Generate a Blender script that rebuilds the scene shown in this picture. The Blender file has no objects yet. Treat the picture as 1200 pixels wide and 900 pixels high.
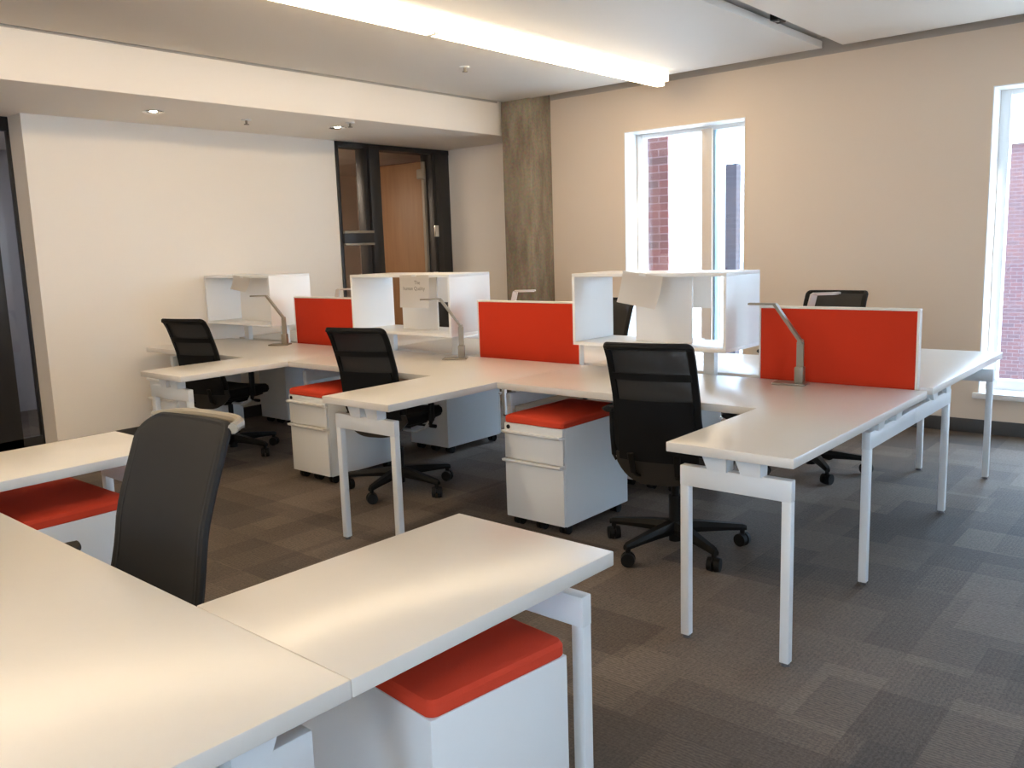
import bpy, bmesh, math, random
from mathutils import Vector, Matrix
random.seed(7)
SC = bpy.context.scene
COL = SC.collection
PI = math.pi
r_ = math.radians

# ------------------------------------------------------------------ materials
def new_mat(name):
    m = bpy.data.materials.new(name); m.use_nodes = True
    nt = m.node_tree; b = nt.nodes['Principled BSDF']
    return m, nt, b

def mat(name, col, rough=.5, metal=0., spec=.5, bump=0., bscale=200., var=0., vscale=3.):
    m, nt, b = new_mat(name)
    b.inputs['Base Color'].default_value = (*col, 1)
    b.inputs['Roughness'].default_value = rough
    b.inputs['Metallic'].default_value = metal
    b.inputs['Specular IOR Level'].default_value = spec
    tc = nt.nodes.new('ShaderNodeTexCoord')
    if var:
        n = nt.nodes.new('ShaderNodeTexNoise'); n.inputs['Scale'].default_value = vscale
        n.inputs['Detail'].default_value = 5
        r = nt.nodes.new('ShaderNodeMixRGB'); r.blend_type = 'MIX'
        r.inputs[1].default_value = (*[c * (1 - var) for c in col], 1)
        r.inputs[2].default_value = (*[min(1, c * (1 + var)) for c in col], 1)
        nt.links.new(tc.outputs['Object'], n.inputs['Vector'])
        nt.links.new(n.outputs['Fac'], r.inputs[0]); nt.links.new(r.outputs[0], b.inputs['Base Color'])
    if bump:
        n = nt.nodes.new('ShaderNodeTexNoise'); n.inputs['Scale'].default_value = bscale
        bp = nt.nodes.new('ShaderNodeBump'); bp.inputs['Strength'].default_value = bump
        bp.inputs['Distance'].default_value = .002
        nt.links.new(tc.outputs['Object'], n.inputs['Vector'])
        nt.links.new(n.outputs['Fac'], bp.inputs['Height']); nt.links.new(bp.outputs[0], b.inputs['Normal'])
    return m

def emit_mat(name, col, s):
    m, nt, b = new_mat(name)
    b.inputs['Base Color'].default_value = (.9, .9, .9, 1)
    b.inputs['Emission Color'].default_value = (*col, 1)
    b.inputs['Emission Strength'].default_value = s
    return m

def glass_mat(name, tint=(1, 1, 1), refl=.06):
    m = bpy.data.materials.new(name); m.use_nodes = True; nt = m.node_tree
    nt.nodes.clear()
    o = nt.nodes.new('ShaderNodeOutputMaterial'); t = nt.nodes.new('ShaderNodeBsdfTransparent')
    g = nt.nodes.new('ShaderNodeBsdfGlossy'); mx = nt.nodes.new('ShaderNodeMixShader')
    t.inputs[0].default_value = (*tint, 1); g.inputs['Roughness'].default_value = .02
    mx.inputs[0].default_value = refl
    nt.links.new(t.outputs[0], mx.inputs[1]); nt.links.new(g.outputs[0], mx.inputs[2])
    nt.links.new(mx.outputs[0], o.inputs[0])
    return m

def mesh_fabric(name, col, alpha):
    m, nt, b = new_mat(name)
    b.inputs['Base Color'].default_value = (*col, 1); b.inputs['Roughness'].default_value = .7
    o = nt.nodes['Material Output']
    t = nt.nodes.new('ShaderNodeBsdfTransparent'); mx = nt.nodes.new('ShaderNodeMixShader')
    mx.inputs[0].default_value = alpha
    nt.links.new(t.outputs[0], mx.inputs[1]); nt.links.new(b.outputs[0], mx.inputs[2])
    nt.links.new(mx.outputs[0], o.inputs[0])
    return m

def brick_mat(name, c1, c2, mortar, scale=1., axes='xz'):
    m, nt, b = new_mat(name)
    tc = nt.nodes.new('ShaderNodeTexCoord'); sp = nt.nodes.new('ShaderNodeSeparateXYZ'); cb = nt.nodes.new('ShaderNodeCombineXYZ')
    br = nt.nodes.new('ShaderNodeTexBrick')
    nt.links.new(tc.outputs['Object'], sp.inputs[0])
    ad = nt.nodes.new('ShaderNodeMath'); ad.operation = 'ADD'
    nt.links.new(sp.outputs['X'], ad.inputs[0]); nt.links.new(sp.outputs['Y'], ad.inputs[1])
    nt.links.new(ad.outputs[0], cb.inputs['X'])
    nt.links.new(sp.outputs['Z'], cb.inputs['Y']); nt.links.new(cb.outputs[0], br.inputs['Vector'])
    br.inputs['Scale'].default_value = scale
    br.inputs['Color1'].default_value = (*c1, 1); br.inputs['Color2'].default_value = (*c2, 1)
    br.inputs['Mortar'].default_value = (*mortar, 1)
    br.inputs['Brick Width'].default_value = .215; br.inputs['Row Height'].default_value = .075
    br.inputs['Mortar Size'].default_value = .006; br.inputs['Bias'].default_value = -.1
    nt.links.new(br.outputs['Color'], b.inputs['Base Color'])
    b.inputs['Roughness'].default_value = .9
    return m

def carpet_mat():
    m, nt, b = new_mat('carpet_tiles')
    L = nt.links.new; N = nt.nodes.new
    tc = N('ShaderNodeTexCoord')
    def bricks(w, h, off, rot, c1, c2):
        mp = N('ShaderNodeMapping'); mp.inputs['Location'].default_value = off
        mp.inputs['Rotation'].default_value = (0, 0, rot)
        br = N('ShaderNodeTexBrick'); br.inputs['Scale'].default_value = 1
        br.inputs['Brick Width'].default_value = w; br.inputs['Row Height'].default_value = h
        br.inputs['Mortar Size'].default_value = 0; br.inputs['Mortar Smooth'].default_value = 0
        br.inputs['Color1'].default_value = c1; br.inputs['Color2'].default_value = c2
        br.offset = .37; br.squash = 1
        L(tc.outputs['Object'], mp.inputs[0]); L(mp.outputs[0], br.inputs['Vector'])
        return br
    a = bricks(.61, .305, (.13, .05, 0), 0, (0, 0, 0, 1), (1, 1, 1, 1))
    c = bricks(.43, .203, (.2, .4, 0), PI / 2, (0, 0, 0, 1), (1, 1, 1, 1))
    d = bricks(1.22, .61, (.5, .2, 0), 0, (0, 0, 0, 1), (1, 1, 1, 1))
    def mth(op, x, y):
        n = N('ShaderNodeMath'); n.operation = op
        for i, v in ((0, x), (1, y)):
            if isinstance(v, (int, float)): n.inputs[i].default_value = v
            else: L(v, n.inputs[i])
        return n.outputs[0]
    s = mth('ADD', mth('ADD', mth('MULTIPLY', a.outputs['Color'], .45), mth('MULTIPLY', c.outputs['Color'], .3)), mth('MULTIPLY', d.outputs['Color'], .25))
    ramp = N('ShaderNodeValToRGB'); e = ramp.color_ramp.elements
    e[0].position = .15; e[0].color = (.056, .046, .040, 1)
    e[1].position = .85; e[1].color = (.165, .130, .104, 1)
    x = e.new(.5); x.color = (.104, .080, .063, 1)
    L(s, ramp.inputs[0])
    # pile ribs and fleck
    wv = N('ShaderNodeTexWave'); wv.inputs['Scale'].default_value = 22; wv.inputs['Distortion'].default_value = 7
    wv.inputs['Detail'].default_value = 3; wv.inputs['Detail Scale'].default_value = 4
    L(tc.outputs['Object'], wv.inputs['Vector'])
    wv2 = N('ShaderNodeTexWave'); wv2.bands_direction = 'Y'; wv2.inputs['Scale'].default_value = 26; wv2.inputs['Distortion'].default_value = 6; wv2.inputs['Detail'].default_value = 3
    L(tc.outputs['Object'], wv2.inputs['Vector'])
    wm = N('ShaderNodeMixRGB'); L(c.outputs['Color'], wm.inputs[0]); L(wv.outputs['Color'], wm.inputs[1]); L(wv2.outputs['Color'], wm.inputs[2])
    nz = N('ShaderNodeTexNoise'); nz.inputs['Scale'].default_value = 75; nz.inputs['Detail'].default_value = 7; nz.inputs['Roughness'].default_value = .75
    L(tc.outputs['Object'], nz.inputs['Vector'])
    k = mth('ADD', mth('MULTIPLY', wm.outputs[0], .40), mth('MULTIPLY', nz.outputs['Fac'], 1.9))
    k = mth('ADD', k, -.15)
    mul = N('ShaderNodeMixRGB'); mul.blend_type = 'MULTIPLY'; mul.inputs[0].default_value = 1
    L(ramp.outputs[0], mul.inputs[1]); L(k, mul.inputs[2])
    L(mul.outputs[0], b.inputs['Base Color'])
    b.inputs['Roughness'].default_value = .75; b.inputs['Specular IOR Level'].default_value = .4
    bp = N('ShaderNodeBump'); bp.inputs['Strength'].default_value = .4; bp.inputs['Distance'].default_value = .004
    L(k, bp.inputs['Height']); L(bp.outputs[0], b.inputs['Normal'])
    return m

def concrete_mat():
    m, nt, b = new_mat('board_formed_concrete')
    L = nt.links.new; N = nt.nodes.new
    tc = N('ShaderNodeTexCoord')
    mp = N('ShaderNodeMapping'); mp.inputs['Scale'].default_value = (9, 9, 2.2)
    n1 = N('ShaderNodeTexNoise'); n1.inputs['Scale'].default_value = 1.3; n1.inputs['Detail'].default_value = 8
    n2 = N('ShaderNodeTexNoise'); n2.inputs['Scale'].default_value = 45; n2.inputs['Detail'].default_value = 4
    L(tc.outputs['Object'], mp.inputs[0]); L(mp.outputs[0], n1.inputs['Vector']); L(tc.outputs['Object'], n2.inputs['Vector'])
    r = N('ShaderNodeValToRGB'); r.color_ramp.elements[0].position = .35; r.color_ramp.elements[1].position = .68
    r.color_ramp.elements[0].color = (.21, .165, .115, 1); r.color_ramp.elements[1].color = (.33, .275, .20, 1)
    L(n1.outputs['Fac'], r.inputs[0])
    mx = N('ShaderNodeMixRGB'); mx.blend_type = 'OVERLAY'; mx.inputs[0].default_value = .45
    L(r.outputs[0], mx.inputs[1]); L(n2.outputs['Color'], mx.inputs[2]); L(mx.outputs[0], b.inputs['Base Color'])
    b.inputs['Roughness'].default_value = .85
    bp = N('ShaderNodeBump'); bp.inputs['Strength'].default_value = .3; L(n2.outputs['Fac'], bp.inputs['Height']); L(bp.outputs[0], b.inputs['Normal'])
    return m

def wood_mat():
    m, nt, b = new_mat('veneer_wood')
    L = nt.links.new; N = nt.nodes.new
    tc = N('ShaderNodeTexCoord'); mp = N('ShaderNodeMapping'); mp.inputs['Scale'].default_value = (8, 8, .7)
    n1 = N('ShaderNodeTexNoise'); n1.inputs['Scale'].default_value = 3; n1.inputs['Detail'].default_value = 6
    L(tc.outputs['Object'], mp.inputs[0]); L(mp.outputs[0], n1.inputs['Vector'])
    r = N('ShaderNodeValToRGB'); r.color_ramp.elements[0].color = (.23, .115, .052, 1); r.color_ramp.elements[1].color = (.35, .19, .088, 1)
    L(n1.outputs['Fac'], r.inputs[0]); L(r.outputs[0], b.inputs['Base Color']); b.inputs['Roughness'].default_value = .45
    return m

M = dict(
    wall=mat('wall_paint', (.77, .65, .53), .75, bump=.05, bscale=120),
    lwall=mat('white_wall_paint', (.89, .82, .73), .7, bump=.05, bscale=120),
    ceil=mat('ceiling_paint', (.78, .73, .665), .65, spec=.15),
    slab=mat('upper_slab_paint', (.62, .58, .53), .7),
    carpet=carpet_mat(), concrete=concrete_mat(), wood=wood_mat(),
    base=mat('rubber_baseboard', (.06, .06, .062), .5),
    dark=mat('bronze_frame', (.022, .021, .022), .4),
    white=mat('white_vinyl', (.86, .86, .85), .35),
    top=mat('laminate', (.68, .645, .595), .275, spec=1.0, var=.015, vscale=40),
    steel=mat('silver_paint', (.72, .745, .76), .32, metal=.1),
    ped=mat('pedestal_paint', (.70, .715, .72), .38),
    handle=mat('pedestal_handle_paint', (.80, .79, .77), .3),
    shelf=mat('white_laminate', (.85, .84, .82), .3),
    cush=mat('red_seat_fabric', (.60, .055, .024), .85, spec=.2, bump=.5, bscale=500),
    red=mat('red_screen_fabric', (.53, .034, .010), .85, spec=.2, bump=.4, bscale=600),
    trim=mat('screen_trim', (.78, .74, .68), .4),
    black=mat('black_plastic', (.007, .007, .007), .55, spec=.2),
    shellp=mat('shell_plastic', (.024, .021, .018), .38, spec=.4),
    fab=mat('black_upholstery', (.007, .007, .0075), .9, spec=.2, bump=.4, bscale=600),
    knit=mesh_fabric('black_mesh_knit', (.012, .0115, .011), .985),
    grey=mat('grey_mesh_knit', (.007, .007, .0078), .8, bump=.3, bscale=700),
    silver=mat('platinum_plastic', (.28, .245, .19), .4, metal=.1),
    alu=mat('lamp_aluminium', (.26, .225, .175), .4, metal=.2),
    lampsilver=mat('lamp_silver', (.60, .58, .54), .35, metal=.2),
    chrome=mat('chrome', (.8, .8, .8), .15, metal=1),
    paper=mat('paper', (.80, .75, .69), .8),
    ink=mat('printed_ink', (.30, .25, .2), .8),
    glass=glass_mat('window_glass', (.97, .985, 1), .05),
    dglass=glass_mat('sidelight_glass', (.95, .95, .96), .035),
    tube=emit_mat('fluorescent_diffuser', (1, .77, .48), 21),
    tube_side=emit_mat('luminous_housing', (1, .80, .55), 2.8),
    spot=emit_mat('downlight_lens', (1, .84, .62), 45),
    panel_fill=emit_mat('fill_panel_lens', (1, .84, .66), 26),
    corridor_fill=emit_mat('corridor_fill_lens', (.9, .93, 1), 8),
    gap_shade=mat('gap_shade_paint', (.47, .42, .36), .8),  # shade of the ceiling gaps, put into the colour
    corr=mat('corridor_paint', (.42, .43, .48), .7),
    office=mat('office_paint', (.8, .70, .62), .7),
    gloss=mat('smoked_trim', (.10, .10, .11), .3),
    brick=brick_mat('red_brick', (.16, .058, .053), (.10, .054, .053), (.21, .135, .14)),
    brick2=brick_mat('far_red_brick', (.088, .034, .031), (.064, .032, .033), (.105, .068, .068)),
    bluegl=mat('blue_tinted_glazing', (.28, .42, .52), .2),
    brick3=brick_mat('dark_brick', (.030, .020, .023), (.022, .018, .023), (.05, .042, .048)),
    pale=brick_mat('pale_painted_block', (.78, .77, .77), (.74, .73, .74), (.66, .65, .68)),
    ground=mat('paving', (.55, .53, .5), .9),
)

# ------------------------------------------------------------------ mesh builder
class MB:
    def __init__(s): s.bm = bmesh.new()
    def _merge(s, b2):
        me = bpy.data.meshes.new('tmp'); b2.to_mesh(me); b2.free()
        s.bm.from_mesh(me); bpy.data.meshes.remove(me)
    def box(s, x0, x1, y0, y1, z0, z1, b=0., seg=2, mtx=None):
        x0, x1 = sorted((x0, x1)); y0, y1 = sorted((y0, y1)); z0, z1 = sorted((z0, z1))
        t = bmesh.new(); bmesh.ops.create_cube(t, size=1)
        for v in t.verts:
            v.co = Vector(((x0 + x1) / 2 + v.co.x * (x1 - x0), (y0 + y1) / 2 + v.co.y * (y1 - y0), (z0 + z1) / 2 + v.co.z * (z1 - z0)))
        if b: bmesh.ops.bevel(t, geom=t.edges[:], offset=b, segments=seg, profile=.5, affect='EDGES')
        if mtx is not None: bmesh.ops.transform(t, matrix=mtx, verts=t.verts)
        s._merge(t); return s
    def cyl(s, p0, p1, r0, r1=None, n=20, cap=True):
        p0, p1 = Vector(p0), Vector(p1); r1 = r0 if r1 is None else r1
        d = p1 - p0
        t = bmesh.new(); bmesh.ops.create_cone(t, cap_ends=cap, segments=n, radius1=r0, radius2=r1, depth=d.length)
        mt = Matrix.Translation((p0 + p1) / 2) @ d.to_track_quat('Z', 'Y').to_matrix().to_4x4()
        bmesh.ops.transform(t, matrix=mt, verts=t.verts); s._merge(t); return s
    def prism(s, pts, x0, x1, mtx=None):
        """polygon in (y,z) extruded along x"""
        t = bmesh.new()
        a = [t.verts.new((x0, p[0], p[1])) for p in pts]; b = [t.verts.new((x1, p[0], p[1])) for p in pts]
        t.faces.new(a); t.faces.new(b[::-1]); n = len(pts)
        for i in range(n): t.faces.new((a[i], b[i], b[(i + 1) % n], a[(i + 1) % n]))
        bmesh.ops.recalc_face_normals(t, faces=t.faces)
        if mtx is not None: bmesh.ops.transform(t, matrix=mtx, verts=t.verts)
        s._merge(t); return s
    def loft(s, rings, closed=True, caps=True, loop=False):
        t = bmesh.new(); R = [[t.verts.new(p) for p in r] for r in rings]; n = len(R[0])
        cnt = len(R) if loop else len(R) - 1
        for k in range(cnt):
            A, B = R[k], R[(k + 1) % len(R)]
            for i in range(n if closed else n - 1):
                t.faces.new((A[i], A[(i + 1) % n], B[(i + 1) % n], B[i]))
        if caps and not loop: t.faces.new(R[0][::-1]); t.faces.new(R[-1])
        bmesh.ops.recalc_face_normals(t, faces=t.faces); s._merge(t); return s
    def sweep(s, pts, rx, rz=None, n=10, flat=False, loop=False):
        """tube or flat bar along a polyline"""
        P = [Vector(p) for p in pts]; rz = rx if rz is None else rz; rings = []
        for i, p in enumerate(P):
            if loop: d = P[(i + 1) % len(P)] - P[i - 1]
            else: d = P[min(i + 1, len(P) - 1)] - P[max(i - 1, 0)]
            d.normalize(); up = Vector((0, 0, 1)) if abs(d.z) < .95 else Vector((0, 1, 0))
            x = d.cross(up).normalized(); z = x.cross(d).normalized()
            if flat: rings.append([p + x * rx * a + z * rz * b for a, b in ((-1, -1), (1, -1), (1, 1), (-1, 1))])
            else: rings.append([p + x * rx * math.cos(2 * PI * j / n) + z * rz * math.sin(2 * PI * j / n) for j in range(n)])
        return s.loft(rings, loop=loop)
    def build(s, name, m, parent=None, smooth=True, loc=None):
        me = bpy.data.meshes.new(name)
        bmesh.ops.recalc_face_normals(s.bm, faces=s.bm.faces)
        s.bm.to_mesh(me); s.bm.free()
        me.materials.append(M[m] if isinstance(m, str) else m)
        if smooth:
            for p in me.polygons: p.use_smooth = True
            try: me.set_sharp_from_angle(angle=math.radians(26))
            except Exception: pass
        o = bpy.data.objects.new(name, me); COL.objects.link(o)
        if parent: o.parent = parent
        if loc: o.location = loc
        return o

def thing(name, label, cat, loc=(0, 0, 0), rz=0., group=None):
    o = bpy.data.objects.new(name, None); COL.objects.link(o)
    o.empty_display_size = .1; o.location = loc; o.rotation_euler = (0, 0, rz)
    o['label'] = label; o['category'] = cat
    if group: o['group'] = group
    return o
def tag(o, label, cat, group=None):
    o['label'] = label; o['category'] = cat
    if group: o['group'] = group
    return o
def struct(o):
    o['kind'] = 'structure'; return o
def dup(root, label, loc, rz=0., group=None):
    kids = {}
    for ob in list(bpy.data.objects):
        if ob.parent: kids.setdefault(ob.parent.name, []).append(ob)
    def rec(o, par):
        c = o.copy(); COL.objects.link(c)
        if par: c.parent = par
        for ch in kids.get(o.name, []): rec(ch, c)
        return c
    r = rec(root, None); r.location = loc; r.rotation_euler = (0, 0, rz); r['label'] = label
    if group: r['group'] = group
    return r
def B(name, m, *dims, parent=None, b=0.):
    return MB().box(*dims, b=b).build(name, m, parent, smooth=b > 0)

# ------------------------------------------------------------------ camera
cd = bpy.data.cameras.new('camera'); cam = bpy.data.objects.new('camera', cd); COL.objects.link(cam)
f = 1022.19; yaw, pit, rol = math.radians(40.4215), math.radians(8.9785), math.radians(-1.8731)
cd.sensor_width = 36; cd.lens = f / 1200 * 36; cd.clip_start = .05; cd.clip_end = 200
fwd = Vector((-math.sin(yaw) * math.cos(pit), math.cos(yaw) * math.cos(pit), -math.sin(pit)))
rt = Vector((math.cos(yaw), math.sin(yaw), 0)); up = rt.cross(fwd)
# camera roll
X = rt * math.cos(rol) + up * math.sin(rol); Yv = -rt * math.sin(rol) + up * math.cos(rol)
mw = Matrix((X, Yv, -fwd)).transposed().to_4x4(); mw.translation = (0, 0, 1.426)
cam.matrix_world = mw; SC.camera = cam

# ------------------------------------------------------------------ room
XW, YW, XB = -6.72, 6.78, -5.56            # left wall face, window wall face, bulkhead face
ZS, ZC = 2.463, 2.76                        # soffit, ceiling panels
XR, YB = 3.4, -4.0
struct(B('floor', 'carpet', -11.5, XR + .3, YB - .2, YW + .5, -.1, 0))
# window wall with two openings, plus two unseen ones placed and widened for daylight
W1 = (-4.37, -3.22, .29, 2.39); W2 = (-1.435, -.28, .29, 2.385)
mb = MB()
TH = .32
def wall_x(mb, xs, zs_open, y0, y1, z1):
    """wall along x with openings (x0,x1,z0,z1)"""
    x = xs[0]
    for (a, b_, c, d) in zs_open:
        mb.box(x, a, y0, y1, 0, z1); mb.box(a, b_, y0, y1, 0, c); mb.box(a, b_, y0, y1, d, z1); x = b_
    mb.box(x, xs[1], y0, y1, 0, z1)
wall_x(mb, (-5.3, XR + .3), (W1, W2, (.35, 1.75, .29, 2.385), (1.95, 3.35, .29, 2.385)), YW, YW + TH, 3.05)
struct(mb.build('wall_window', 'wall', smooth=False))
mb = MB()
mb.box(-5.3, XR, YW - .012, YW, 0, .1, b=.003)
struct(mb.build('baseboard_window', 'base'))

def window(n, w):
    x0, x1, z0, z1 = w
    yf0, yf1 = YW + .19, YW + .27
    m_ = MB()
    # drywall returns and sill board
    m_.box(x0, x0 + .008, YW - .002, yf0, z0 + .005, z1); m_.box(x1 - .008, x1, YW - .002, yf0, z0 + .005, z1)
    m_.box(x0 + .008, x1 - .008, YW - .002, yf0, z1 - .008, z1)
    root = struct(m_.build('window_%d' % n, 'white', smooth=False))
    s = MB().box(x0 - .03, x1 + .03, YW - .035, yf0, z0 - .035, z0 + .004, b=.004).build('sill', 'white', root)
    fr = MB(); w_ = .075
    fr.box(x0 + .009, x0 + w_, yf0 + .001, yf1, z0 + .005, z1 - .009, b=.004); fr.box(x1 - w_, x1 - .009, yf0 + .001, yf1, z0 + .005, z1 - .009, b=.004)
    fr.box(x0 + w_, x1 - w_, yf0 + .003, yf1 - .003, z0, z0 + w_, b=.004); fr.box(x0 + w_, x1 - w_, yf0 + .003, yf1 - .003, z1 - w_ * .6, z1 - .009, b=.004)
    fr.build('frame', 'white', root)
    xm = x0 + .715
    mu = MB().box(xm - .05, xm + .05, yf0 - .015, yf1, z0 + .05, z1 - .03, b=.004).build('mullion', 'wall', root)
    MB().box(xm + .05, xm + .072, yf0 + .01, yf1 - .005, z0 + .06, z1 - .03, b=.003).build('sash_edge', 'bluegl', root)
    for a, b_ in ((x0 + w_, xm - .05), (xm + .05, x1 - w_)):
        MB().box(a, b_, yf0 + .035, yf0 + .041, z0 + w_, z1 - w_ * .6).build('pane', 'glass', root, smooth=False)
    return root
window(1, W1); window(2, W2); window(3, (.35, 1.75, .29, 2.385)); window(4, (1.95, 3.35, .29, 2.385))

# concrete column in the corner
mb = MB(); mb.box(-5.53, -5.19, 6.46, YW + .1, 0, 3.05, b=.012)
tag(mb.build('concrete_column', 'concrete'), 'bare concrete column in the room corner between bulkhead and window wall', 'column')
# left wall, white
struct(B('wall_left', 'lwall', XW - .225, XW, 2.65, 5.42, 0, ZS + .02))
struct(MB().box(XW, XW + .012, 2.65, 5.42, 0, .1, b=.003).build('baseboard_left', 'base'))
struct(B('wall_alcove', 'lwall', XW - .3, -5.3, 6.95, 7.1, 0, ZS + .02))
struct(MB().box(XW, -5.55, 6.938, 6.95, 0, .1, b=.003).build('baseboard_alcove', 'base'))
# bulkhead and soffit
struct(B('ceiling_bulkhead', 'lwall', -9.0, XB, YB, 7.0, ZS, 2.80, b=.004))
# ceiling clouds and slab above
struct(B('ceiling', 'slab', -11.5, XR + .3, YB - .2, YW + .5, 3.0, 3.1))
struct(MB().box(XB + .05, -2.50, YB, 6.50, ZC, ZC + .05, b=.003).build('ceiling_panel', 'ceil'))
struct(MB().box(-2.355, XR - .1, YB, 6.50, ZC, ZC + .05, b=.003).build('ceiling_panel', 'ceil'))
struct(B('ceiling_slot', 'slab', -2.62, -2.25, YB, 6.49, 2.835, 2.85))
struct(B('gap_shade_strip_1', 'gap_shade', -5.18, XR, YW - .006, YW + .004, 2.765, 3.0))  # grey strip paints the dark gap between ceiling panel and window wall
struct(B('gap_shade_strip_2', 'gap_shade', XB - .004, XB + .006, YB, 6.44, 2.755, 2.80))  # same painted shade along the bulkhead joint
mb = MB(); wall_x(mb, (-11.5, XR + .3), ((-.4, 1.2, .6, 2.2),), YB - .2, YB, 3.05)  # unseen opening added to let cool daylight onto the near sides
struct(mb.build('wall_back', 'wall', smooth=False))
# right wall: unseen opening, placed and sized for the daylight it lets in
mb = MB()
mb.box(XR, XR + .3, YB, YW, 0, .35); mb.box(XR, XR + .3, YB, YW, 2.5, 3.05)
for a, b_ in ((-4, -.9), (.0, 6.9)): mb.box(XR, XR + .3, a, b_, .35, 2.5)
struct(mb.build('wall_right', 'wall', smooth=False))

# ---- entrance to the room behind the left wall: door_1 with sidelight
mb = MB()
y0, y1, zt = 5.42, 6.95, ZS - .005
mb.box(XW - .14, XW + .012, y0, y0 + .035, 0, zt, b=.003)
mb.box(XW - .14, XW + .012, y0, y1, zt - .05, zt, b=.003)
mb.box(XW - .10, XW + .012, 5.75, 5.80, 0, zt - .02, b=.003)
mb.box(XW - .16, XW + .03, 5.815, 5.95, 0, zt - .02, b=.004)
mb.box(XW - .16, XW + .012, 6.69, 6.945, 0, zt - .02, b=.004)
mb.box(XW - .13, XW + .028, 6.72, 6.80, 0, zt - .03, b=.003)
d1 = struct(mb.build('door_1', 'dark'))
rl = MB().box(XW - .02, XW + .035, y0 + .03, 5.82, 1.50, 1.60, b=.004).build('sidelight_rail', 'dark', d1)
MB().box(XW + .02, XW + .042, y0 + .03, 5.82, 1.598, 1.622, b=.003).build('rail_edge', 'silver', rl)
MB().box(XW + .02, XW + .042, y0 + .03, 5.82, 1.482, 1.502, b=.003).build('rail_edge', 'silver', rl)
MB().box(XW - .055, XW - .045, y0 + .03, 5.72, .03, zt - .05).build('pane', 'dglass', d1, smooth=False)
lf = MB().box(XW - .98, XW - .10, 6.655, 6.70, .01, 2.34, b=.003).build('door_leaf', 'wood', d1)
MB().box(XW - .12, XW - .085, 6.652, 6.69, .01, 2.34, b=.002).build('leaf_edge', 'silver', lf)
MB().box(XW - .16, XW - .06, 6.62, 6.665, 2.16, 2.26, b=.01).build('door_closer', 'silver', lf)
MB().box(XW + .012, XW + .03, 6.68, 6.735, 1.55, 1.67, b=.004).build('strike_plate', 'chrome', d1)
# office beyond the door
mb = MB()
mb.box(-10.2, -10.1, 4.0, 8.6, 0, 2.6); mb.box(-10.2, XW - .2, 8.5, 8.6, 0, 2.6)
mb.box(-10.2, XW - .23, 4.3, 4.4, 0, 2.6); mb.box(-10.2, XW - .14, 4.3, 8.6, 2.5, 2.62); mb.box(XW - .3, XW - .2, 7.1, 8.6, 0, 2.6)
struct(mb.build('wall_office', 'office', smooth=False))
struct(B('floor_office', 'carpet', -10.2, XW, YW + .5, 8.6, -.1, 0))

# ---- glazed opening past the left end of the white wall: door_2
mb = MB(); xg = XW - .225
mb.box(xg - .05, xg, 2.635, 2.652, 0, ZS, b=.003); mb.box(xg - .05, xg, .8, 2.65, ZS - .10, ZS, b=.003)
mb.box(xg - .05, xg, 2.32, 2.50, 0, ZS, b=.003); mb.box(xg - .05, xg, 1.35, 2.33, 0, ZS - .1, b=.003)
mb.box(xg - .05, xg, .8, 2.65, 0, .12, b=.003)
d2 = struct(mb.build('door_2', 'dark'))
MB().box(xg - .03, xg - .022, 2.49, 2.64, .12, ZS - .1).build('pane', 'dglass', d2, smooth=False)
mb = MB(); mb.box(-9.1, -9.0, YB, 4.4, 0, 2.6); mb.box(-9.0, xg - .05, 3.6, 3.7, 0, 2.6)
struct(mb.build('wall_corridor', 'corr', smooth=False))
mb = MB(); mb.box(xg - .05, xg, YB, .81, 0, ZS)
struct(mb.build('wall_left_front', 'lwall', smooth=False))

# ------------------------------------------------------------------ lights of the room
def linear_light(x, y0, y1, label, grp='ceiling light rows', first=[]):
    ln = y1 - y0
    if not first:
        t = thing('linear_ceiling_light', label, 'ceiling light', (x, y0, 0), 0, grp)
        MB().box(-.075, .075, .0, ln, 2.682, 2.752, b=.006).box(-.03, .03, .05, ln - .05, 2.750, 2.7605).build('housing', 'tube_side', t)
        for a, b_ in ((.012, ln / 2 - .005), (ln / 2 + .005, ln - .012)):
            MB().box(-.037, .037, a, b_, 2.652, 2.684, b=.010, seg=3).build('diffuser', 'tube', t)
        MB().box(-.038, .038, ln / 2 - .008, ln / 2 + .008, 2.650, 2.685, b=.003).build('joint_clip', 'white', t)
        for a, b_ in ((0, .013), (ln - .013, ln)):
            MB().box(-.04, .04, a, b_, 2.650, 2.684, b=.004).build('end_cap', 'white', t)
        first.append(t); return t
    return dup(first[0], label, (x, y0, 0), 0, grp)
linear_light(-3.755, 3.80, 6.37, 'long glowing ceiling light ending above the window beside the column')
linear_light(-3.755, 1.215, 3.785, 'long glowing ceiling light running out of the top of the picture')
linear_light(-3.755, -1.37, 1.20, 'long ceiling light at the near end of the row over the left aisle')
linear_light(-1.6, -2.2, .37, 'unseen added ceiling light over the foreground desks')  # out of view, added to warm the near desktop and walls
linear_light(-3.755, -3.895, -1.325, 'unseen added ceiling light over the far back of the left aisle')  # unseen fill, added to make up for dimmer diffusers in view
linear_light(.55, -3.4, -.83, 'unseen added ceiling light behind the viewer on the right')  # fill fixture added behind the camera to spread the light
linear_light(-2.7, -3.9, -1.33, 'unseen added ceiling light behind the viewer over the left desks')  # added unseen, lights the faces turned towards the camera
def fill_panel(x, y, z, label, first=[]):
    if first: return dup(first[0], label, (x, y, z))
    t = thing('fill_panel_light', label, 'ceiling light', (x, y, z), 0, 'unseen fill lights added in the rooms behind')
    MB().box(-.30, .30, -.30, .30, -.03, 0, b=.004).build('frame', 'white', t)
    MB().box(-.28, .28, -.28, .28, -.034, -.029).build('lens', 'panel_fill', t, smooth=False)
    first.append(t)
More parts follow.
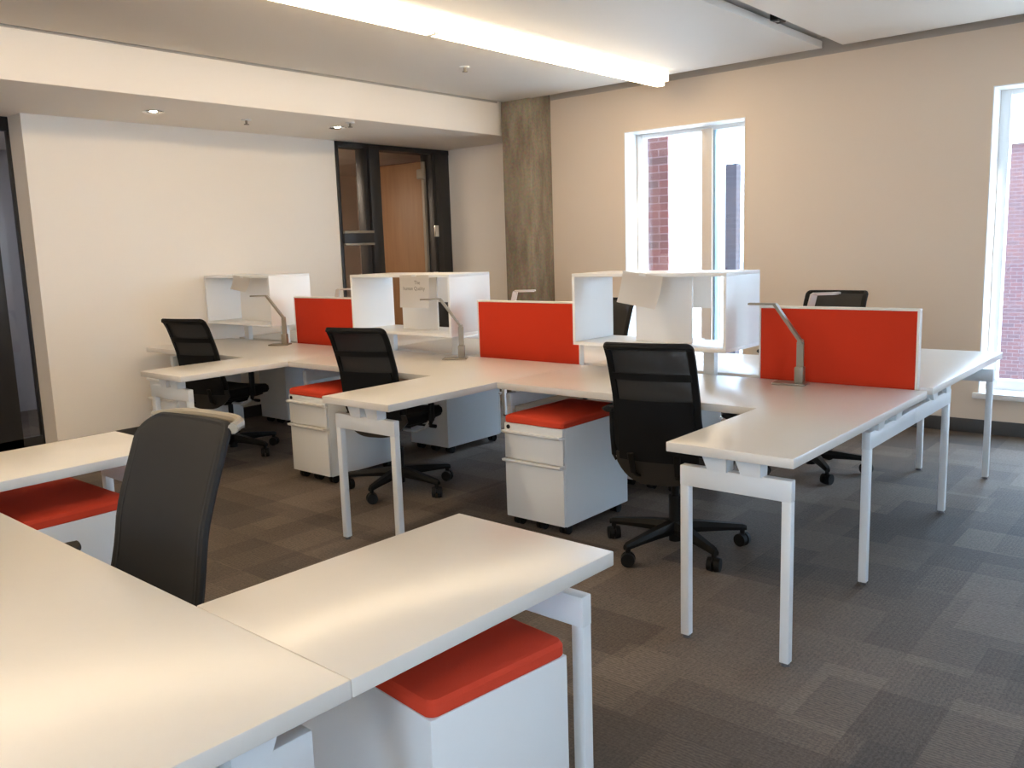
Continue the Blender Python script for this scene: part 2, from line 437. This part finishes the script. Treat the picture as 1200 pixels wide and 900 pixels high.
fill_panel(-8.4, 4.8, 2.463, 'unseen fill panel added in the office behind the dark door frame')  # fill added out of view, lifts the sidelight and door leaf
t = fill_panel(-7.4, 3.3, 2.463, 'unseen fill panel added in the corridor behind the white wall')  # fill added behind the wall, lifts the dark corridor pane
for ch in t.children:
    if ch.name.startswith('lens'): ch.data = ch.data.copy(); ch.data.materials.clear(); ch.data.materials.append(M['corridor_fill'])
def downlight(x, y, label, first=[]):
    if not first:
        t = thing('recessed_downlight', label, 'downlight', (x, y, ZS), 0, 'soffit downlights')
        r = MB(); r.loft([[(rr * math.cos(a * PI / 12), rr * math.sin(a * PI / 12), zz) for a in range(24)] for rr, zz in ((.062, .0), (.075, -.008), (.072, -.012), (.055, -.006), (.05, .0))], caps=False)
        r.build('trim_ring', 'chrome', t)
        MB().cyl((0, 0, -.004), (0, 0, -.001), .050, n=24).build('reflector', 'chrome', t)
        MB().cyl((0, 0, -.007), (0, 0, -.003), .026, n=20).build('lens', 'spot', t)
        first.append(t); return t
    return dup(first[0], label, (x, y, ZS), 0)
downlight(-6.10, 3.31, 'round recessed downlight in the soffit above the white wall, left one')
downlight(-5.97, 4.86, 'round recessed downlight in the soffit nearest the dark door frame')
def sprinkler(x, y, z, label, first=[]):
    if not first:
        t = thing('fire_sprinkler', label, 'sprinkler', (x, y, z), 0, 'ceiling sprinklers')
        MB().cyl((0, 0, -.008), (0, 0, 0), .035, .04).build('escutcheon', 'white', t)
        MB().cyl((0, 0, -.035), (0, 0, -.006), .009).cyl((0, 0, -.04), (0, 0, -.035), .02).build('head', 'silver', t)
        first.append(t); return t
    return dup(first[0], label, (x, y, z))
sprinkler(-6.07, 4.05, ZS, 'small sprinkler in the soffit midway between the two downlights')
sprinkler(-5.72, 4.79, ZS, 'small sprinkler in the soffit just right of a downlight')
sprinkler(-4.62, 5.0, ZC, 'small sprinkler in the flat ceiling panel near the long light')
t = thing('ceiling_sensor', 'small black sensor in the slot between two ceiling panels', 'sensor', (-2.40, 5.5, 2.76))
MB().box(-.03, .03, -.06, .06, .0, .065, b=.008).build('housing', 'black', t)
MB().cyl((0, 0, .06), (0, 0, .076), .012).build('stem', 'slab', t)
MB().cyl((0, -.02, -.004), (0, -.02, .004), .018).build('lens', 'gloss', t)

# ------------------------------------------------------------------ desks
YS = 4.12; ZT = .735; TT = .034
def make_desk(name, label, ln, w, L, s, loc, grp, left_frame=False, seam=False, lv=.59):
    """L desk: local x to the left of the return's outer edge, v = distance from the spine centre on the user's side (y = -s*v)"""
    t = thing(name, label, 'desk', loc, 0, grp)
    Y = lambda v: -s * v
    E_ = .0008
    if seam:
        MB().box(-ln + .002, -.001, Y(.045), Y(.785), ZT - TT, ZT, b=.003).build('worktop', 'top', t)
        MB().box(-w, -.001, Y(.785 + E_), Y(L), ZT - TT, ZT, b=.003).build('return_top', 'top', t)
    else:
        pl = [(-ln + .001, .045), (-.0005, .045), (-.0005, L), (-w, L), (-w, .785), (-ln + .001, .785)]
        t2 = bmesh.new()
        lo = [t2.verts.new((x, Y(v), ZT - TT)) for x, v in pl]; hi = [t2.verts.new((x, Y(v), ZT)) for x, v in pl]
        t2.faces.new(lo[::-1]); t2.faces.new(hi)
        for q in range(6): t2.faces.new((lo[q], lo[(q + 1) % 6], hi[(q + 1) % 6], hi[q]))
        bmesh.ops.recalc_face_normals(t2, faces=t2.faces)
        bmesh.ops.bevel(t2, geom=t2.edges[:], offset=.003, segments=2, profile=.5, affect='EDGES')
        mb_ = MB(); mb_._merge(t2); mb_.build('worktop', 'top', t)
    zb, zl = .645, .572
    ve = L - .07
    # end frame under the return
    MB().box(-w + .025, -.028, Y(ve + .017), Y(ve - .017), zl, zb, b=.003).build('crossbeam', 'steel', t)
    def leg(x, v, nm='leg'):
        lg = MB().box(x - .016, x + .016, Y(v + .016), Y(v - .016), .012, zl + .002, b=.002).build(nm, 'steel', t)
        MB().cyl((x, Y(v), 0), (x, Y(v), .014), .015, .015).build('foot_glide', 'gloss', lg)
    leg(-w + .042, ve); leg(-.045, ve)
    def vbracket(x, v, along_x=True):
        m_ = MB(); h0, h1 = zb - .002, ZT - TT
        pts = [(-.022, h0), (.047, h0), (.047, h1), (-.047, h1)]
        mt = Matrix.Translation((x, Y(v), 0)) @ Matrix.Scale(-s if not along_x and lv < .7 else s, 4, (0, 1, 0))
        if along_x:
            mt = Matrix.Translation((x, Y(v), 0)) @ Matrix.Rotation(-PI / 2, 4, 'Z')
        m_.prism(pts, -.028, .028, mt)
        br = m_.build('bracket', 'steel', t, smooth=False)
        c = MB().box(-.012, .012, -.03, .03, h0 - .026, h0 + .012, b=.003, mtx=mt).build('clip', 'steel', br)
    vbracket(-.30, ve); vbracket(-.177, ve)
    # side frame carrying the spine
    MB().box(-.092, -.058, Y(.0), Y(lv + .018), zl, zb, b=.003).build('side_beam', 'steel', t)
    leg(-.075, lv)
    for v in (lv - .09, .27): vbracket(-.075, v, False)
    if left_frame:
        MB().box(-ln + .028, -ln + .072, Y(.0), Y(.612), zl, zb, b=.003).build('side_beam', 'steel', t)
        leg(-ln + .05, .59); vbracket(-ln + .05, .4, False)
    # cable tray hung under the worktop
    MB().box(-ln + .25, -.2, Y(.06), Y(.16), .60, .606).box(-ln + .25, -.2, Y(.155), Y(.16), .60, .66).build('cable_tray', 'steel', t, smooth=False)
    MB().box(-ln + .12, -.12, Y(.25), Y(.30), ZT - TT - .03, ZT - TT, b=.003).build('support_rail', 'black', t)
    return t
GD = 'white L desks of the front row'
R1, R2, R3 = -4.745, -2.945, -1.063
make_desk('corner_desk', 'white L desk against the white wall with the leftmost black chair', 1.85, .485, 1.53, 1, (R1, YS, 0), GD, True)
make_desk('corner_desk', 'white L desk in the middle of the front row', R2 - R1, .48, 1.53, 1, (R2, YS, 0), GD)
make_desk('corner_desk', 'white L desk at the right end of the front row with thin silver legs', R3 - R2, .46, 1.515, 1, (R3, YS, 0), GD)
GB = 'white L desks behind the red screens'
make_desk('corner_desk', 'white desk behind the leftmost shelf, on the far side of the spine', 1.85, .485, 1.47, -1, (R1, YS, 0), GB, True)
make_desk('corner_desk', 'white desk behind the middle shelf, on the far side of the spine', R2 - R1, .48, 1.47, -1, (R2, YS, 0), GB)
make_desk('corner_desk', 'white desk behind the right red screen reaching towards the right window', R3 - R2, .45, 1.47, -1, (R3, YS, 0), GB)
YN = .05; RN = -1.092
GN = 'large white desks in the foreground'
make_desk('corner_desk', 'large white L desk filling the bottom left foreground', 1.915, .495, 1.535, -1, (RN, YN, 0), GN, False, True, .725).rotation_euler.z = -.02
make_desk('corner_desk', 'white desk end at the left edge beside the mesh chair', 1.915, .485, 1.555, -1, (RN - 1.92, YN, 0), GN, False, True, .725)

# ------------------------------------------------------------------ red screens
def screen(x0, x1, label, y=YS):
    w = x1 - x0
    t = thing('desk_screen', label, 'desk divider', (x0, y, 0), 0, 'red desk screens')
    mb = MB(); mb.box(.008, w - .012, -.016, .016, .70, 1.083, b=.004); mb.build('fabric_panel', 'red', t)
    MB().box(0, w, -.018, .018, 1.083, 1.094, b=.003).build('top_trim', 'trim', t)
    MB().box(w - .012, w, -.018, .018, .70, 1.083, b=.003).build('end_trim', 'trim', t)
    MB().box(0, .008, -.018, .018, .70, 1.083, b=.003).build('end_trim', 'trim', t)
    return t
screen(-5.70, -4.90, 'red fabric desk screen between the left and middle white shelves')
screen(-3.765, -2.962, 'red fabric desk screen between the middle and right white shelves')
screen(-1.865, -1.113, 'red fabric desk screen at the right end of the desk row, behind a lamp')

# ------------------------------------------------------------------ shelves on the spine
def shelf(x0, x1, cx0, cx1, label, side_posts):
    t = thing('desktop_shelf', label, 'shelf', (x0, YS, 0), 0, 'white shelves on the desk spine')
    w = x1 - x0; y0, y1 = -.18, .20; z0, z1 = .868, 1.264; k = .018
    MB().box(0, w, y0, y1, z1 - k, z1, b=.002).build('top_panel', 'shelf', t)
    MB().box(0, w, y0, y1, z0, z0 + k, b=.002).build('bottom_panel', 'shelf', t)
    MB().box(0, k, y0, y1, z0 + k, z1 - k, b=.001).build('side_panel', 'shelf', t)
    MB().box(w - k, w, y0, y1, z0 + k, z1 - k, b=.001).build('side_panel', 'shelf', t)
    MB().box(cx0 - x0, cx1 - x0, .008, .022, z0 + k, z1 - k, b=.001).build('centre_panel', 'shelf', t)
    for px in side_posts:
        MB().box(px - x0 - .032, px - x0 + .032, -.02, .02, ZT - .03, z0, b=.004).build('post', 'steel', t)
    return t
shelf(-6.69, -5.77, -6.47, -6.06, 'white open shelf on the desk against the white wall', (-6.38, -5.86))
shelf(-4.805, -3.845, -4.49, -4.15, 'white open shelf in the middle of the desk row with a printed sheet', (-4.60, -3.97))
shelf(-2.895, -1.962, -2.60, -2.253, 'white open shelf in front of the window with a tilted blank sheet', (-2.75, -2.14))

def paper(x, z_top, w, h, y, rot, label, text=None, m='paper', curl=.012):
    t = thing('paper_sheet', label, 'paper', (x, y, z_top), 0, 'paper sheets taped to the shelves')
    nx, nz = 8, 8
    rings = []
    for j in range(nz + 1):
        row = []
        for i in range(nx + 1):
            u, v = i / nx, j / nz
            row.append((w * (u - .5), -.003 - curl * v * v * (1 + .6 * u), -h * v))
        rings.append(row)
    mb = MB(); t2 = bmesh.new()
    V = [[t2.verts.new(p) for p in r] for r in rings]
    for j in range(nz):
        for i in range(nx): t2.faces.new((V[j][i], V[j + 1][i], V[j + 1][i + 1], V[j][i + 1]))
    bmesh.ops.solidify(t2, geom=t2.faces[:], thickness=.0006)
    mb._merge(t2); mb.build('sheet', m, t)
    MB().box(-.02, .02, -.005, .0, -.012, .004).build('tape', 'white', t, smooth=False)
    t.rotation_euler = (0, rot, 0)
    if text:
        for (s_, sx, sz, size) in text:
            cu = bpy.data.curves.new('print', 'FONT'); cu.body = s_; cu.size = size; cu.align_x = 'CENTER'; cu.extrude = .0002
            tmp = bpy.data.objects.new('tmp_text', cu); COL.objects.link(tmp)
            dg = bpy.context.evaluated_depsgraph_get(); dg.update()
            me = bpy.data.meshes.new_from_object(tmp.evaluated_get(dg)); bpy.data.objects.remove(tmp)
            me.materials.clear(); me.materials.append(M['ink'])
            me.transform(Matrix.Translation((sx, -.0052 - curl * (sz / h) ** 2 * 1.5, -sz)) @ Matrix.Rotation(PI / 2, 4, 'X'))
            o = bpy.data.objects.new('printed_text', me); COL.objects.link(o); o.parent = t
    return t
yp = YS - .181
paper(-4.157, 1.262, .275, .212, yp, 0, 'white sheet with two printed lines taped to the middle shelf',
      (('The', .03, .060, .034), ('human Quality', .0, .098, .034)), curl=.008)
paper(-2.435, 1.262, .245, .165, yp, .13, 'blank tilted sheet hanging from the shelf by the window', curl=.03)
paper(-6.13, 1.258, .235, .11, yp, .10, 'small blank sheet hanging from the shelf against the white wall', curl=.03)
def back_paper(x, w, h, label):
    p = paper(-0, 1.262, w, h, YS + .203, 0, label, curl=.006)
    p.rotation_euler = (0, 0, PI); p.location = (x, YS + .203, 1.262)
back_paper(-2.375, .26, .205, 'white sheet hanging on the window side of the right shelf')
back_paper(-4.345, .26, .205, 'white sheet hanging on the far side of the middle shelf')

# ------------------------------------------------------------------ task lamps
def make_lamp(label, loc, rz, m='alu', lx=.118, hz=.372):
    t = thing('task_lamp', label, 'desk lamp', loc, rz, 'slim metal task lamps')
    MB().box(-.12, .035, -.05, .05, 0, .009, b=.004).build('base', m, t)
    MB().box(-.022, .02, -.022, .022, .008, .085, b=.005).build('socket', m, t)
    MB().sweep([(0, 0, .08), (0, 0, .2), (-.004, 0, .212), (-lx, 0, hz), (-lx - .006, 0, hz + .006)], .016, .007, flat=True).build('arm', m, t, smooth=False)
    MB().cyl((0, -.02, .205), (0, .02, .205), .011).build('elbow_joint', m, t)
    hd = MB().box(-lx - .132, -lx + .003, -.014, .014, hz + .002, hz + .012, b=.003).build('head', m, t)
    MB().box(-lx - .122, -lx - .012, -.010, .010, hz - .001, hz + .0025, b=.001).build('light_strip', 'white', hd)
    return t
l0 = make_lamp('slim metal lamp bent left in front of the right red screen', (-1.605, 3.985, ZT), .12)
dup(l0, 'slim metal lamp beside the middle shelf, next to a red screen', (-3.775, 3.955, ZT), .62)
dup(l0, 'slim metal lamp beside the shelf against the white wall', (-5.63, 3.95, ZT), .6)
lb0 = make_lamp('lamp behind the right red screen, only its bent top showing', (-1.70, YS + .13, ZT), r_(222), 'lampsilver', .05, .402)
dup(lb0, 'lamp behind the middle red screen, its head against the concrete column', (-3.63, YS + .13, ZT), r_(205))
dup(lb0, 'lamp behind the left red screen, its thin head before the door', (-5.40, YS + .13, ZT), r_(200))

# ------------------------------------------------------------------ pedestals
def make_ped(label, loc, rz, grp, cushion=True):
    """front at local -y, x centred"""
    t = thing('mobile_pedestal', label, 'drawer unit', loc, rz, grp)
    w, d = .187, .565
    MB().box(-w, w, .018, d, .050, .545, b=.003).build('body', 'ped', t)
    MB().box(-w + .002, w - .002, .0, .018, .504, .543, b=.003).build('top_rail', 'ped', t)
    for z0, z1 in ((.362, .494), (.054, .346)):
        dr = MB().box(-w + .002, w - .002, .0, .018, z0, z1, b=.003).build('drawer', 'ped', t)
        MB().prism([(.004, z1 - .006), (-.018, z1 - .001), (-.024, z1 + .006), (-.024, z1 + .014), (.004, z1 + .012)], -w - .001, w - .008).build('pull', 'handle', dr, smooth=False)
    MB().cyl((-w + .03, -.004, .524), (-w + .03, .004, .524), .011).build('lock', 'black', t)
    rings = []
    def rr(hx, hy, r, z):
        pts = []
        for k in range(32):
            a = 2 * PI * k / 32; c, s_ = math.cos(a), math.sin(a)
            cx = (hx - r) * (1 if c > 0 else -1) if abs(c) > 1e-6 else 0; cy = (hy - r) * (1 if s_ > 0 else -1) if abs(s_) > 1e-6 else 0
            pts.append((cx + r * c, d / 2 + cy + r * s_, z))
        return pts
    for ins, z in ((.003, .5455), (.0, .549), (.0, .570), (.005, .580), (.016, .585), (.08, .589)):
        rings.append(rr(w - ins, d / 2 - ins, .022 if ins < .05 else .05, z))
    if cushion: MB().loft(rings).build('seat_cushion', 'cush', t)
    for x in (-w + .04, 0, w - .04):
        for y in (.06, d - .06):
            c = MB().cyl((x - .022, y, .026), (x - .006, y, .026), .026).cyl((x + .006, y, .026), (x + .022, y, .026), .026)
            c.box(x - .018, x + .018, y - .015, y + .015, .036, .052, b=.003).build('caster', 'black', t)
    return t
GP = 'grey drawer units with red cushions'
p0 = make_ped('grey drawer unit with red cushion in the middle of the aisle side', (-2.672, 3.283, 0), 0, GP)
dup(p0, 'grey drawer unit with red cushion partly behind the middle desk end', (-4.447, 3.245, 0))
make_ped('grey drawer unit without cushion under the leftmost desk by the white wall', (-6.305, 3.285, 0), 0, 'grey drawer units without cushions', False)
dup(p0, 'near grey unit with bright red cushion under the foreground desk', (-1.661, 1.302, 0), -PI / 2 - .12)
dup(p0, 'grey unit with red cushion at the left edge behind the mesh chair', (-3.585, 1.235, 0), -PI / 2)
dup(p0, 'pale grey drawer unit seen side on under the far side of the middle desks', (-4.385, 4.79, 0), PI)
dup(p0, 'pale grey drawer unit on the far side, behind the leftmost chair', (-6.25, 4.79, 0), PI)
dup(p0, 'grey drawer unit on the far side behind the aisle unit', (-2.60, 4.79, 0), PI)

# ------------------------------------------------------------------ power cable below the middle desks
cb = MB()
pts = []
for k in range(40):
    u = k / 39
    pts.append((-4.17 + .01 * math.sin(9 * u), 4.30 + .30 * u, .60 - .16 * math.exp(-((u - .62) / .13) ** 2) - .02 * math.sin(u * 20)))
cb.sweep(pts, .0045, n=8)
tag(cb.build('power_cable', 'black'), 'thin black cable looping down beside the pale unit under the middle desk', 'cable')

# ------------------------------------------------------------------ chairs
def make_chair(label, loc, rz, knit='knit', rail='black', lift=0., frame='black', rt_=.018):
    """faces local +y, origin on the floor below the column"""
    t = thing('office_chair', label, 'office chair', loc, rz, 'black mesh office chairs')
    L_ = lift
    # base
    hub = MB().cyl((0, 0, .075), (0, 0, .135), .045, .036).build('base_hub', 'black', t)
    for k in range(5):
        a = math.radians(103 + 72 * k)
        c, s_ = math.cos(a), math.sin(a); n = Vector((-s_, c, 0)); d = Vector((c, s_, 0))
        rings = []
        for r, hw, z0, z1 in ((.02, .034, .085, .142), (.12, .028, .086, .134), (.24, .022, .084, .118), (.318, .018, .080, .108), (.336, .012, .078, .100)):
            p = d * r
            rings.append([p + n * hw * .8 + Vector((0, 0, z0)), p + n * hw + Vector((0, 0, (z0 + z1) / 2)), p + n * hw * .6 + Vector((0, 0, z1)),
                          p - n * hw * .6 + Vector((0, 0, z1)), p - n * hw + Vector((0, 0, (z0 + z1) / 2)), p - n * hw * .8 + Vector((0, 0, z0))])
        lg = MB().loft(rings).build('base_leg', 'black', t)
        p = d * .318; q = d * .318
        m_ = MB()
        m_.cyl(p + Vector((0, 0, .045)), p + Vector((0, 0, .09)), .012)
        ax = Vector((math.cos(a + .7), math.sin(a + .7), 0))
        for sg in (-1, 1):
            m_.cyl(q + ax * sg * .006 + Vector((0, 0, .033)), q + ax * sg * .028 + Vector((0, 0, .033)), .033, .030, n=22)
        m_.box(-.008, .008, -.02, .02, .03, .052, b=.004, mtx=Matrix.Translation(q) @ Matrix.Rotation(a + .7, 4, 'Z'))
        m_.build('caster', 'black', lg)
    MB().cyl((0, 0, .045), (0, 0, .26), .030).cyl((0, 0, .24), (0, 0, .40 + L_), .018).build('gas_column', 'black', t)
    mech = MB().box(-.085, .085, -.13, .12, .375 + L_, .425 + L_, b=.015, seg=3).box(-.05, .05, -.21, -.1, .385 + L_, .42 + L_, b=.01).build('mechanism', 'black', t)
    MB().cyl((.07, .03, .40 + L_), (.24, .03, .395 + L_), .006).cyl((.21, .03, .396 + L_), (.25, .03, .394 + L_), .011).build('lever', 'black', mech)
    # seat
    def sr(hx, y0, y1, z, dip=0., nn=40, e=3.2):
        pts = []; cy = (y0 + y1) / 2; hy = (y1 - y0) / 2
        for k in range(nn):
            a = 2 * PI * k / nn; c, s_ = math.cos(a), math.sin(a)
            x = hx * math.copysign(abs(c) ** (2 / e), c); y = cy + hy * math.copysign(abs(s_) ** (2 / e), s_)
            fr = max(0, (y - .12) / .12)
            pts.append((x, y, z - .022 * fr * fr + .012 * (x / .24) ** 2 - dip + L_))
        return pts
    MB().loft([sr(.20, -.20, .20, .422), sr(.235, -.225, .235, .432), sr(.243, -.23, .245, .452), sr(.240, -.228, .243, .475), sr(.222, -.21, .228, .492), sr(.15, -.14, .15, .494), sr(.05, -.05, .05, .490)]).build('seat', 'fab', t)
    MB().loft([sr(.17, -.17, .17, .408), sr(.205, -.20, .205, .414), sr(.205, -.20, .205, .424)]).build('seat_pan', 'black', t)
    # back surface: u in [-1,1], v in [0,1]
    def S(u, v, off=0.):
        z = .475 + .53 * v
        yc = -.235 - .014 * math.sin(PI * min(v / .55, 1.)) - .145 * max(v, 0.) ** 1.25 + .008 * math.sin(PI * v)
        hw = .187 + .014 * max(0., 1 - v / .4)
        return Vector((u * hw, yc + .036 * u * u * (1 - .45 * v) - .02 * max(0., (v - .9) / .1) ** 2 - off, z + L_))
    base_o = []
    for (cx, cz, r, a0) in ((1, 1, rt_, 0), (-1, 1, rt_, 90), (-1, 0, .075, 180), (1, 0, .075, 270)):
        ru, rv = r / .21, r / .53
        for k in range(9):
            a = math.radians(a0 + 90 * k / 8)
            base_o.append((cx * (1 - ru) + ru * math.cos(a), (1 - rv if cz else rv) + rv * math.sin(a)))
        nx_ = {0: ((1, 1), (-1, 1)), 90: ((-1, 1), (-1, 0)), 180: ((-1, 0), (1, 0)), 270: ((1, 0), (1, 1))}[a0]
        base_o.append(None)
    full = []
    for i, p in enumerate(base_o):
        if p is not None: full.append(p); continue
        p0, p1 = full[-1], base_o[(i + 1) % len(base_o)]
        for k in range(1, 10): full.append((p0[0] + (p1[0] - p0[0]) * k / 10, p0[1] + (p1[1] - p0[1]) * k / 10))
    def outline(n=72, m_=1.):
        return [(u * m_, .5 + (v - .5) * m_) for u, v in full]
    loop = [S(u, v) for u, v in outline(72)]
    fr = MB()
    rings = []
    cen = S(0, .5)
    for i, p in enumerate(loop):
        d = (loop[(i + 1) % 72] - loop[i - 1]).normalized(); inn = (cen - p); inn -= d * inn.dot(d); inn.y *= .2; inn.normalize(); nrm = d.cross(inn).normalized()
        w_ = .013
        rings.append([p + inn * a + nrm * b_ for a, b_ in ((-.006, -.008), (.020, -.010), (.024, 0), (.020, .010), (-.006, .008), (-.010, 0))])
    fr.loft(rings, loop=True)
    fr.build('back_frame', frame, t)
    # knit panel
    t2 = bmesh.new(); R_ = []
    ms = (.0, .12, .24, .36, .48, .6, .7, .8, .9, .975) if knit == 'knit' else (.0, .12, .24, .36, .48, .6, .7, .8, .9, .97, 1.03)
    ko = 0. if knit == 'knit' else -.013
    for m_ in ms:
        if m_ == 0: R_.append([t2.verts.new(S(0, .5, ko))]); continue
        R_.append([t2.verts.new(S(u, v, ko if m_ < 1 else ko * .2)) for u, v in outline(72, m_)])
    for i in range(72): t2.faces.new((R_[0][0], R_[1][i], R_[1][(i + 1) % 72]))
    for k in range(1, len(ms) - 1):
        for i in range(72): t2.faces.new((R_[k][i], R_[k + 1][i], R_[k + 1][(i + 1) % 72], R_[k][(i + 1) % 72]))
    bmesh.ops.recalc_face_normals(t2, faces=t2.faces)
    kb = MB(); kb._merge(t2); kb.build('back_mesh', knit, t)
    # lumbar strap and lower shell behind the knit
    def strip(v0, v1, off, um=.93, th=.006, n=16):
        rings = []
        for k in range(n + 1):
            u = -um + 2 * um * k / n
            rings.append([S(u, v0, off), S(u, v0, off + th), S(u, v1, off + th), S(u, v1, off)])
        return MB().loft(rings)
    strip(.70, .76, .012).build('lumbar_strap', 'black', t)
    if knit == 'knit': strip(.0, .53, .018, .90, .008).build('lumbar_pad', 'fab', t)
    rings = []
    for k in range(21):
        u = -1 + 2 * k / 20
        b0 = S(u, 0, .012); dz = .085 * (1 - abs(u) ** 3.5) + .02
        rings.append([b0 + Vector((0, .0, .03)), b0 + Vector((0, -.016, .03)), b0 + Vector((0, .0, -dz)), b0 + Vector((0, .018, -dz + .004))])
    MB().loft(rings).build('back_shell', 'shellp', t)
    # supports from the mechanism up to the back
    for sg in (-1, 1):
        MB().sweep([(sg * .06, -.15, .40 + L_), (sg * .085, -.22, .395 + L_), (sg * .10, -.275, .43 + L_), (sg * .105, -.30, .52 + L_)], .016, .008, n=10).build('back_support', 'black', t)
    # top rail
    pts = []
    for k in range(17):
        u = -1 + 2 * k / 16; e_ = 1 - abs(u) ** 6
        p = S(u * (.95 if rail == 'silver' else .985), .985); pts.append(p + Vector((0, (-.055 if rail == 'silver' else -.012) * e_ - .006, .004 * e_ + (.004 if rail == 'silver' else -.004))))
    MB().sweep(pts, .013 if rail == 'silver' else .009, .014 if rail == 'silver' else .008, n=10).build('top_rail', rail, t)
    # arms
    for sg in (-1, 1):
        MB().sweep([(sg * .07, -.05, .385 + L_), (sg * .16, -.05, .375 + L_), (sg * .225, -.05, .40 + L_), (sg * .262, -.052, .445 + L_)], .02, .009, n=10).build('arm_bracket', 'lampsilver', t)
        arm = MB().sweep([(sg * .255, -.052, .43 + L_), (sg * .272, -.055, .45 + L_), (sg * .278, -.06, .56 + L_), (sg * .278, -.06, .665 + L_)], .016, .022, n=12).build('armrest', 'black', t)
        rg = []
        ps = (-.045 if sg > 0 else .06) if rail == 'silver' else .02
        for yy, hw, zz in ((-.145, .02, .673), (-.13, .036, .672), (-.05, .042, .67), (.06, .040, .67), (.095, .030, .668), (.105, .015, .666)):
            rg.append([(sg * .278 + hw * math.cos(2 * PI * j / 14), yy + ps, zz + .014 * math.sin(2 * PI * j / 14) + L_) for j in range(14)])
        MB().loft(rg).build('arm_pad', 'black', arm)
    return t
c0 = make_chair('black mesh office chair at the right desk of the front row, its back towards us', (-1.975, 3.46, 0), r_(12))
def turn_base(root, deg):
    for ch in root.children:
        if ch.name.startswith('base_leg'): ch.rotation_euler.z = r_(deg)
turn_base(dup(c0, 'black mesh office chair tucked under the middle desk of the front row', (-3.84, 3.44, 0), r_(15)), 25)
turn_base(dup(c0, 'leftmost black mesh office chair, at the desk against the white wall', (-5.60, 3.42, 0), r_(14)), 37)
make_chair('grey black mesh chair in the foreground with a silver top rail, facing us', (-2.058, .775, 0), r_(184), 'grey', 'silver', 0., 'grey', .06)
cback = make_chair('black office chair on the far side, its top showing above the right red screen', (-2.0, 5.16, 0), r_(180), 'knit', 'black', .07)
turn_base(cback, 25)
dup(c0, 'black office chair on the far side, seen through the shelf by the window', (-3.72, 5.2, 0), r_(176))
dup(c0, 'black office chair on the far side, seen through the middle shelf', (-5.58, 5.25, 0), r_(170))

# ------------------------------------------------------------------ outside
t = thing('brick_building', 'red brick building corner right outside the window beside the column', 'building', (-4.49, 7.75, 0))
MB().box(-4.5, -.004, 0, .98, -4, 6.5).build('brick_wall', 'brick', t, smooth=False)
MB().box(-.004, .02, .012, .98, -4, 6.5).build('pale_side_wall', 'pale', t, smooth=False)
t = thing('brick_pier', 'low dark brick pier outside, seen in the narrow right pane', 'pier', (-6.0, 12, 0))
MB().box(0, .17, 0, .15, -4, 2.5).build('brick_wall', 'brick3', t, smooth=False)
MB().box(-.4, -.07, .03, .15, -4, 2.38).build('glazed_panel', 'bluegl', t, smooth=False)
MB().box(-.07, -.002, .0, .10, -4, 2.44, b=.004).build('corner_post', 'white', t)
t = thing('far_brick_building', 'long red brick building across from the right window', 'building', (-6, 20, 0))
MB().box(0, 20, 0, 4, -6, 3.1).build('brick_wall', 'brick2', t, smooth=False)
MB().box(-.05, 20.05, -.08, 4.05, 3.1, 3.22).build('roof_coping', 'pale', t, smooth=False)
struct(B('ground_outside', 'ground', -30, 40, YW + .6, 60, -4.2, -4))

# ------------------------------------------------------------------ daylight
w = bpy.data.worlds.new('sky'); SC.world = w; w.use_nodes = True
bg = w.node_tree.nodes['Background']; bg.inputs[0].default_value = (.53, .75, 1, 1); bg.inputs[1].default_value = 12.0
sd = bpy.data.lights.new('sun', 'SUN'); sd.energy = 9; sd.angle = .01; sd.color = (1, .96, .9)
so = bpy.data.objects.new('sun', sd); COL.objects.link(so)
so.rotation_euler = Vector((.93, .17, .60)).to_track_quat('Z', 'Y').to_euler()
SC.view_settings.view_transform = 'Standard'; SC.view_settings.look = 'None'
SC.view_settings.gamma = 1; SC.view_settings.use_curve_mapping = False
SC.view_settings.exposure = .50
cy = SC.cycles
cy.use_denoising = True
cy.max_bounces = 8; cy.diffuse_bounces = 5; cy.sample_clamp_indirect = 6; cy.transparent_max_bounces = 12
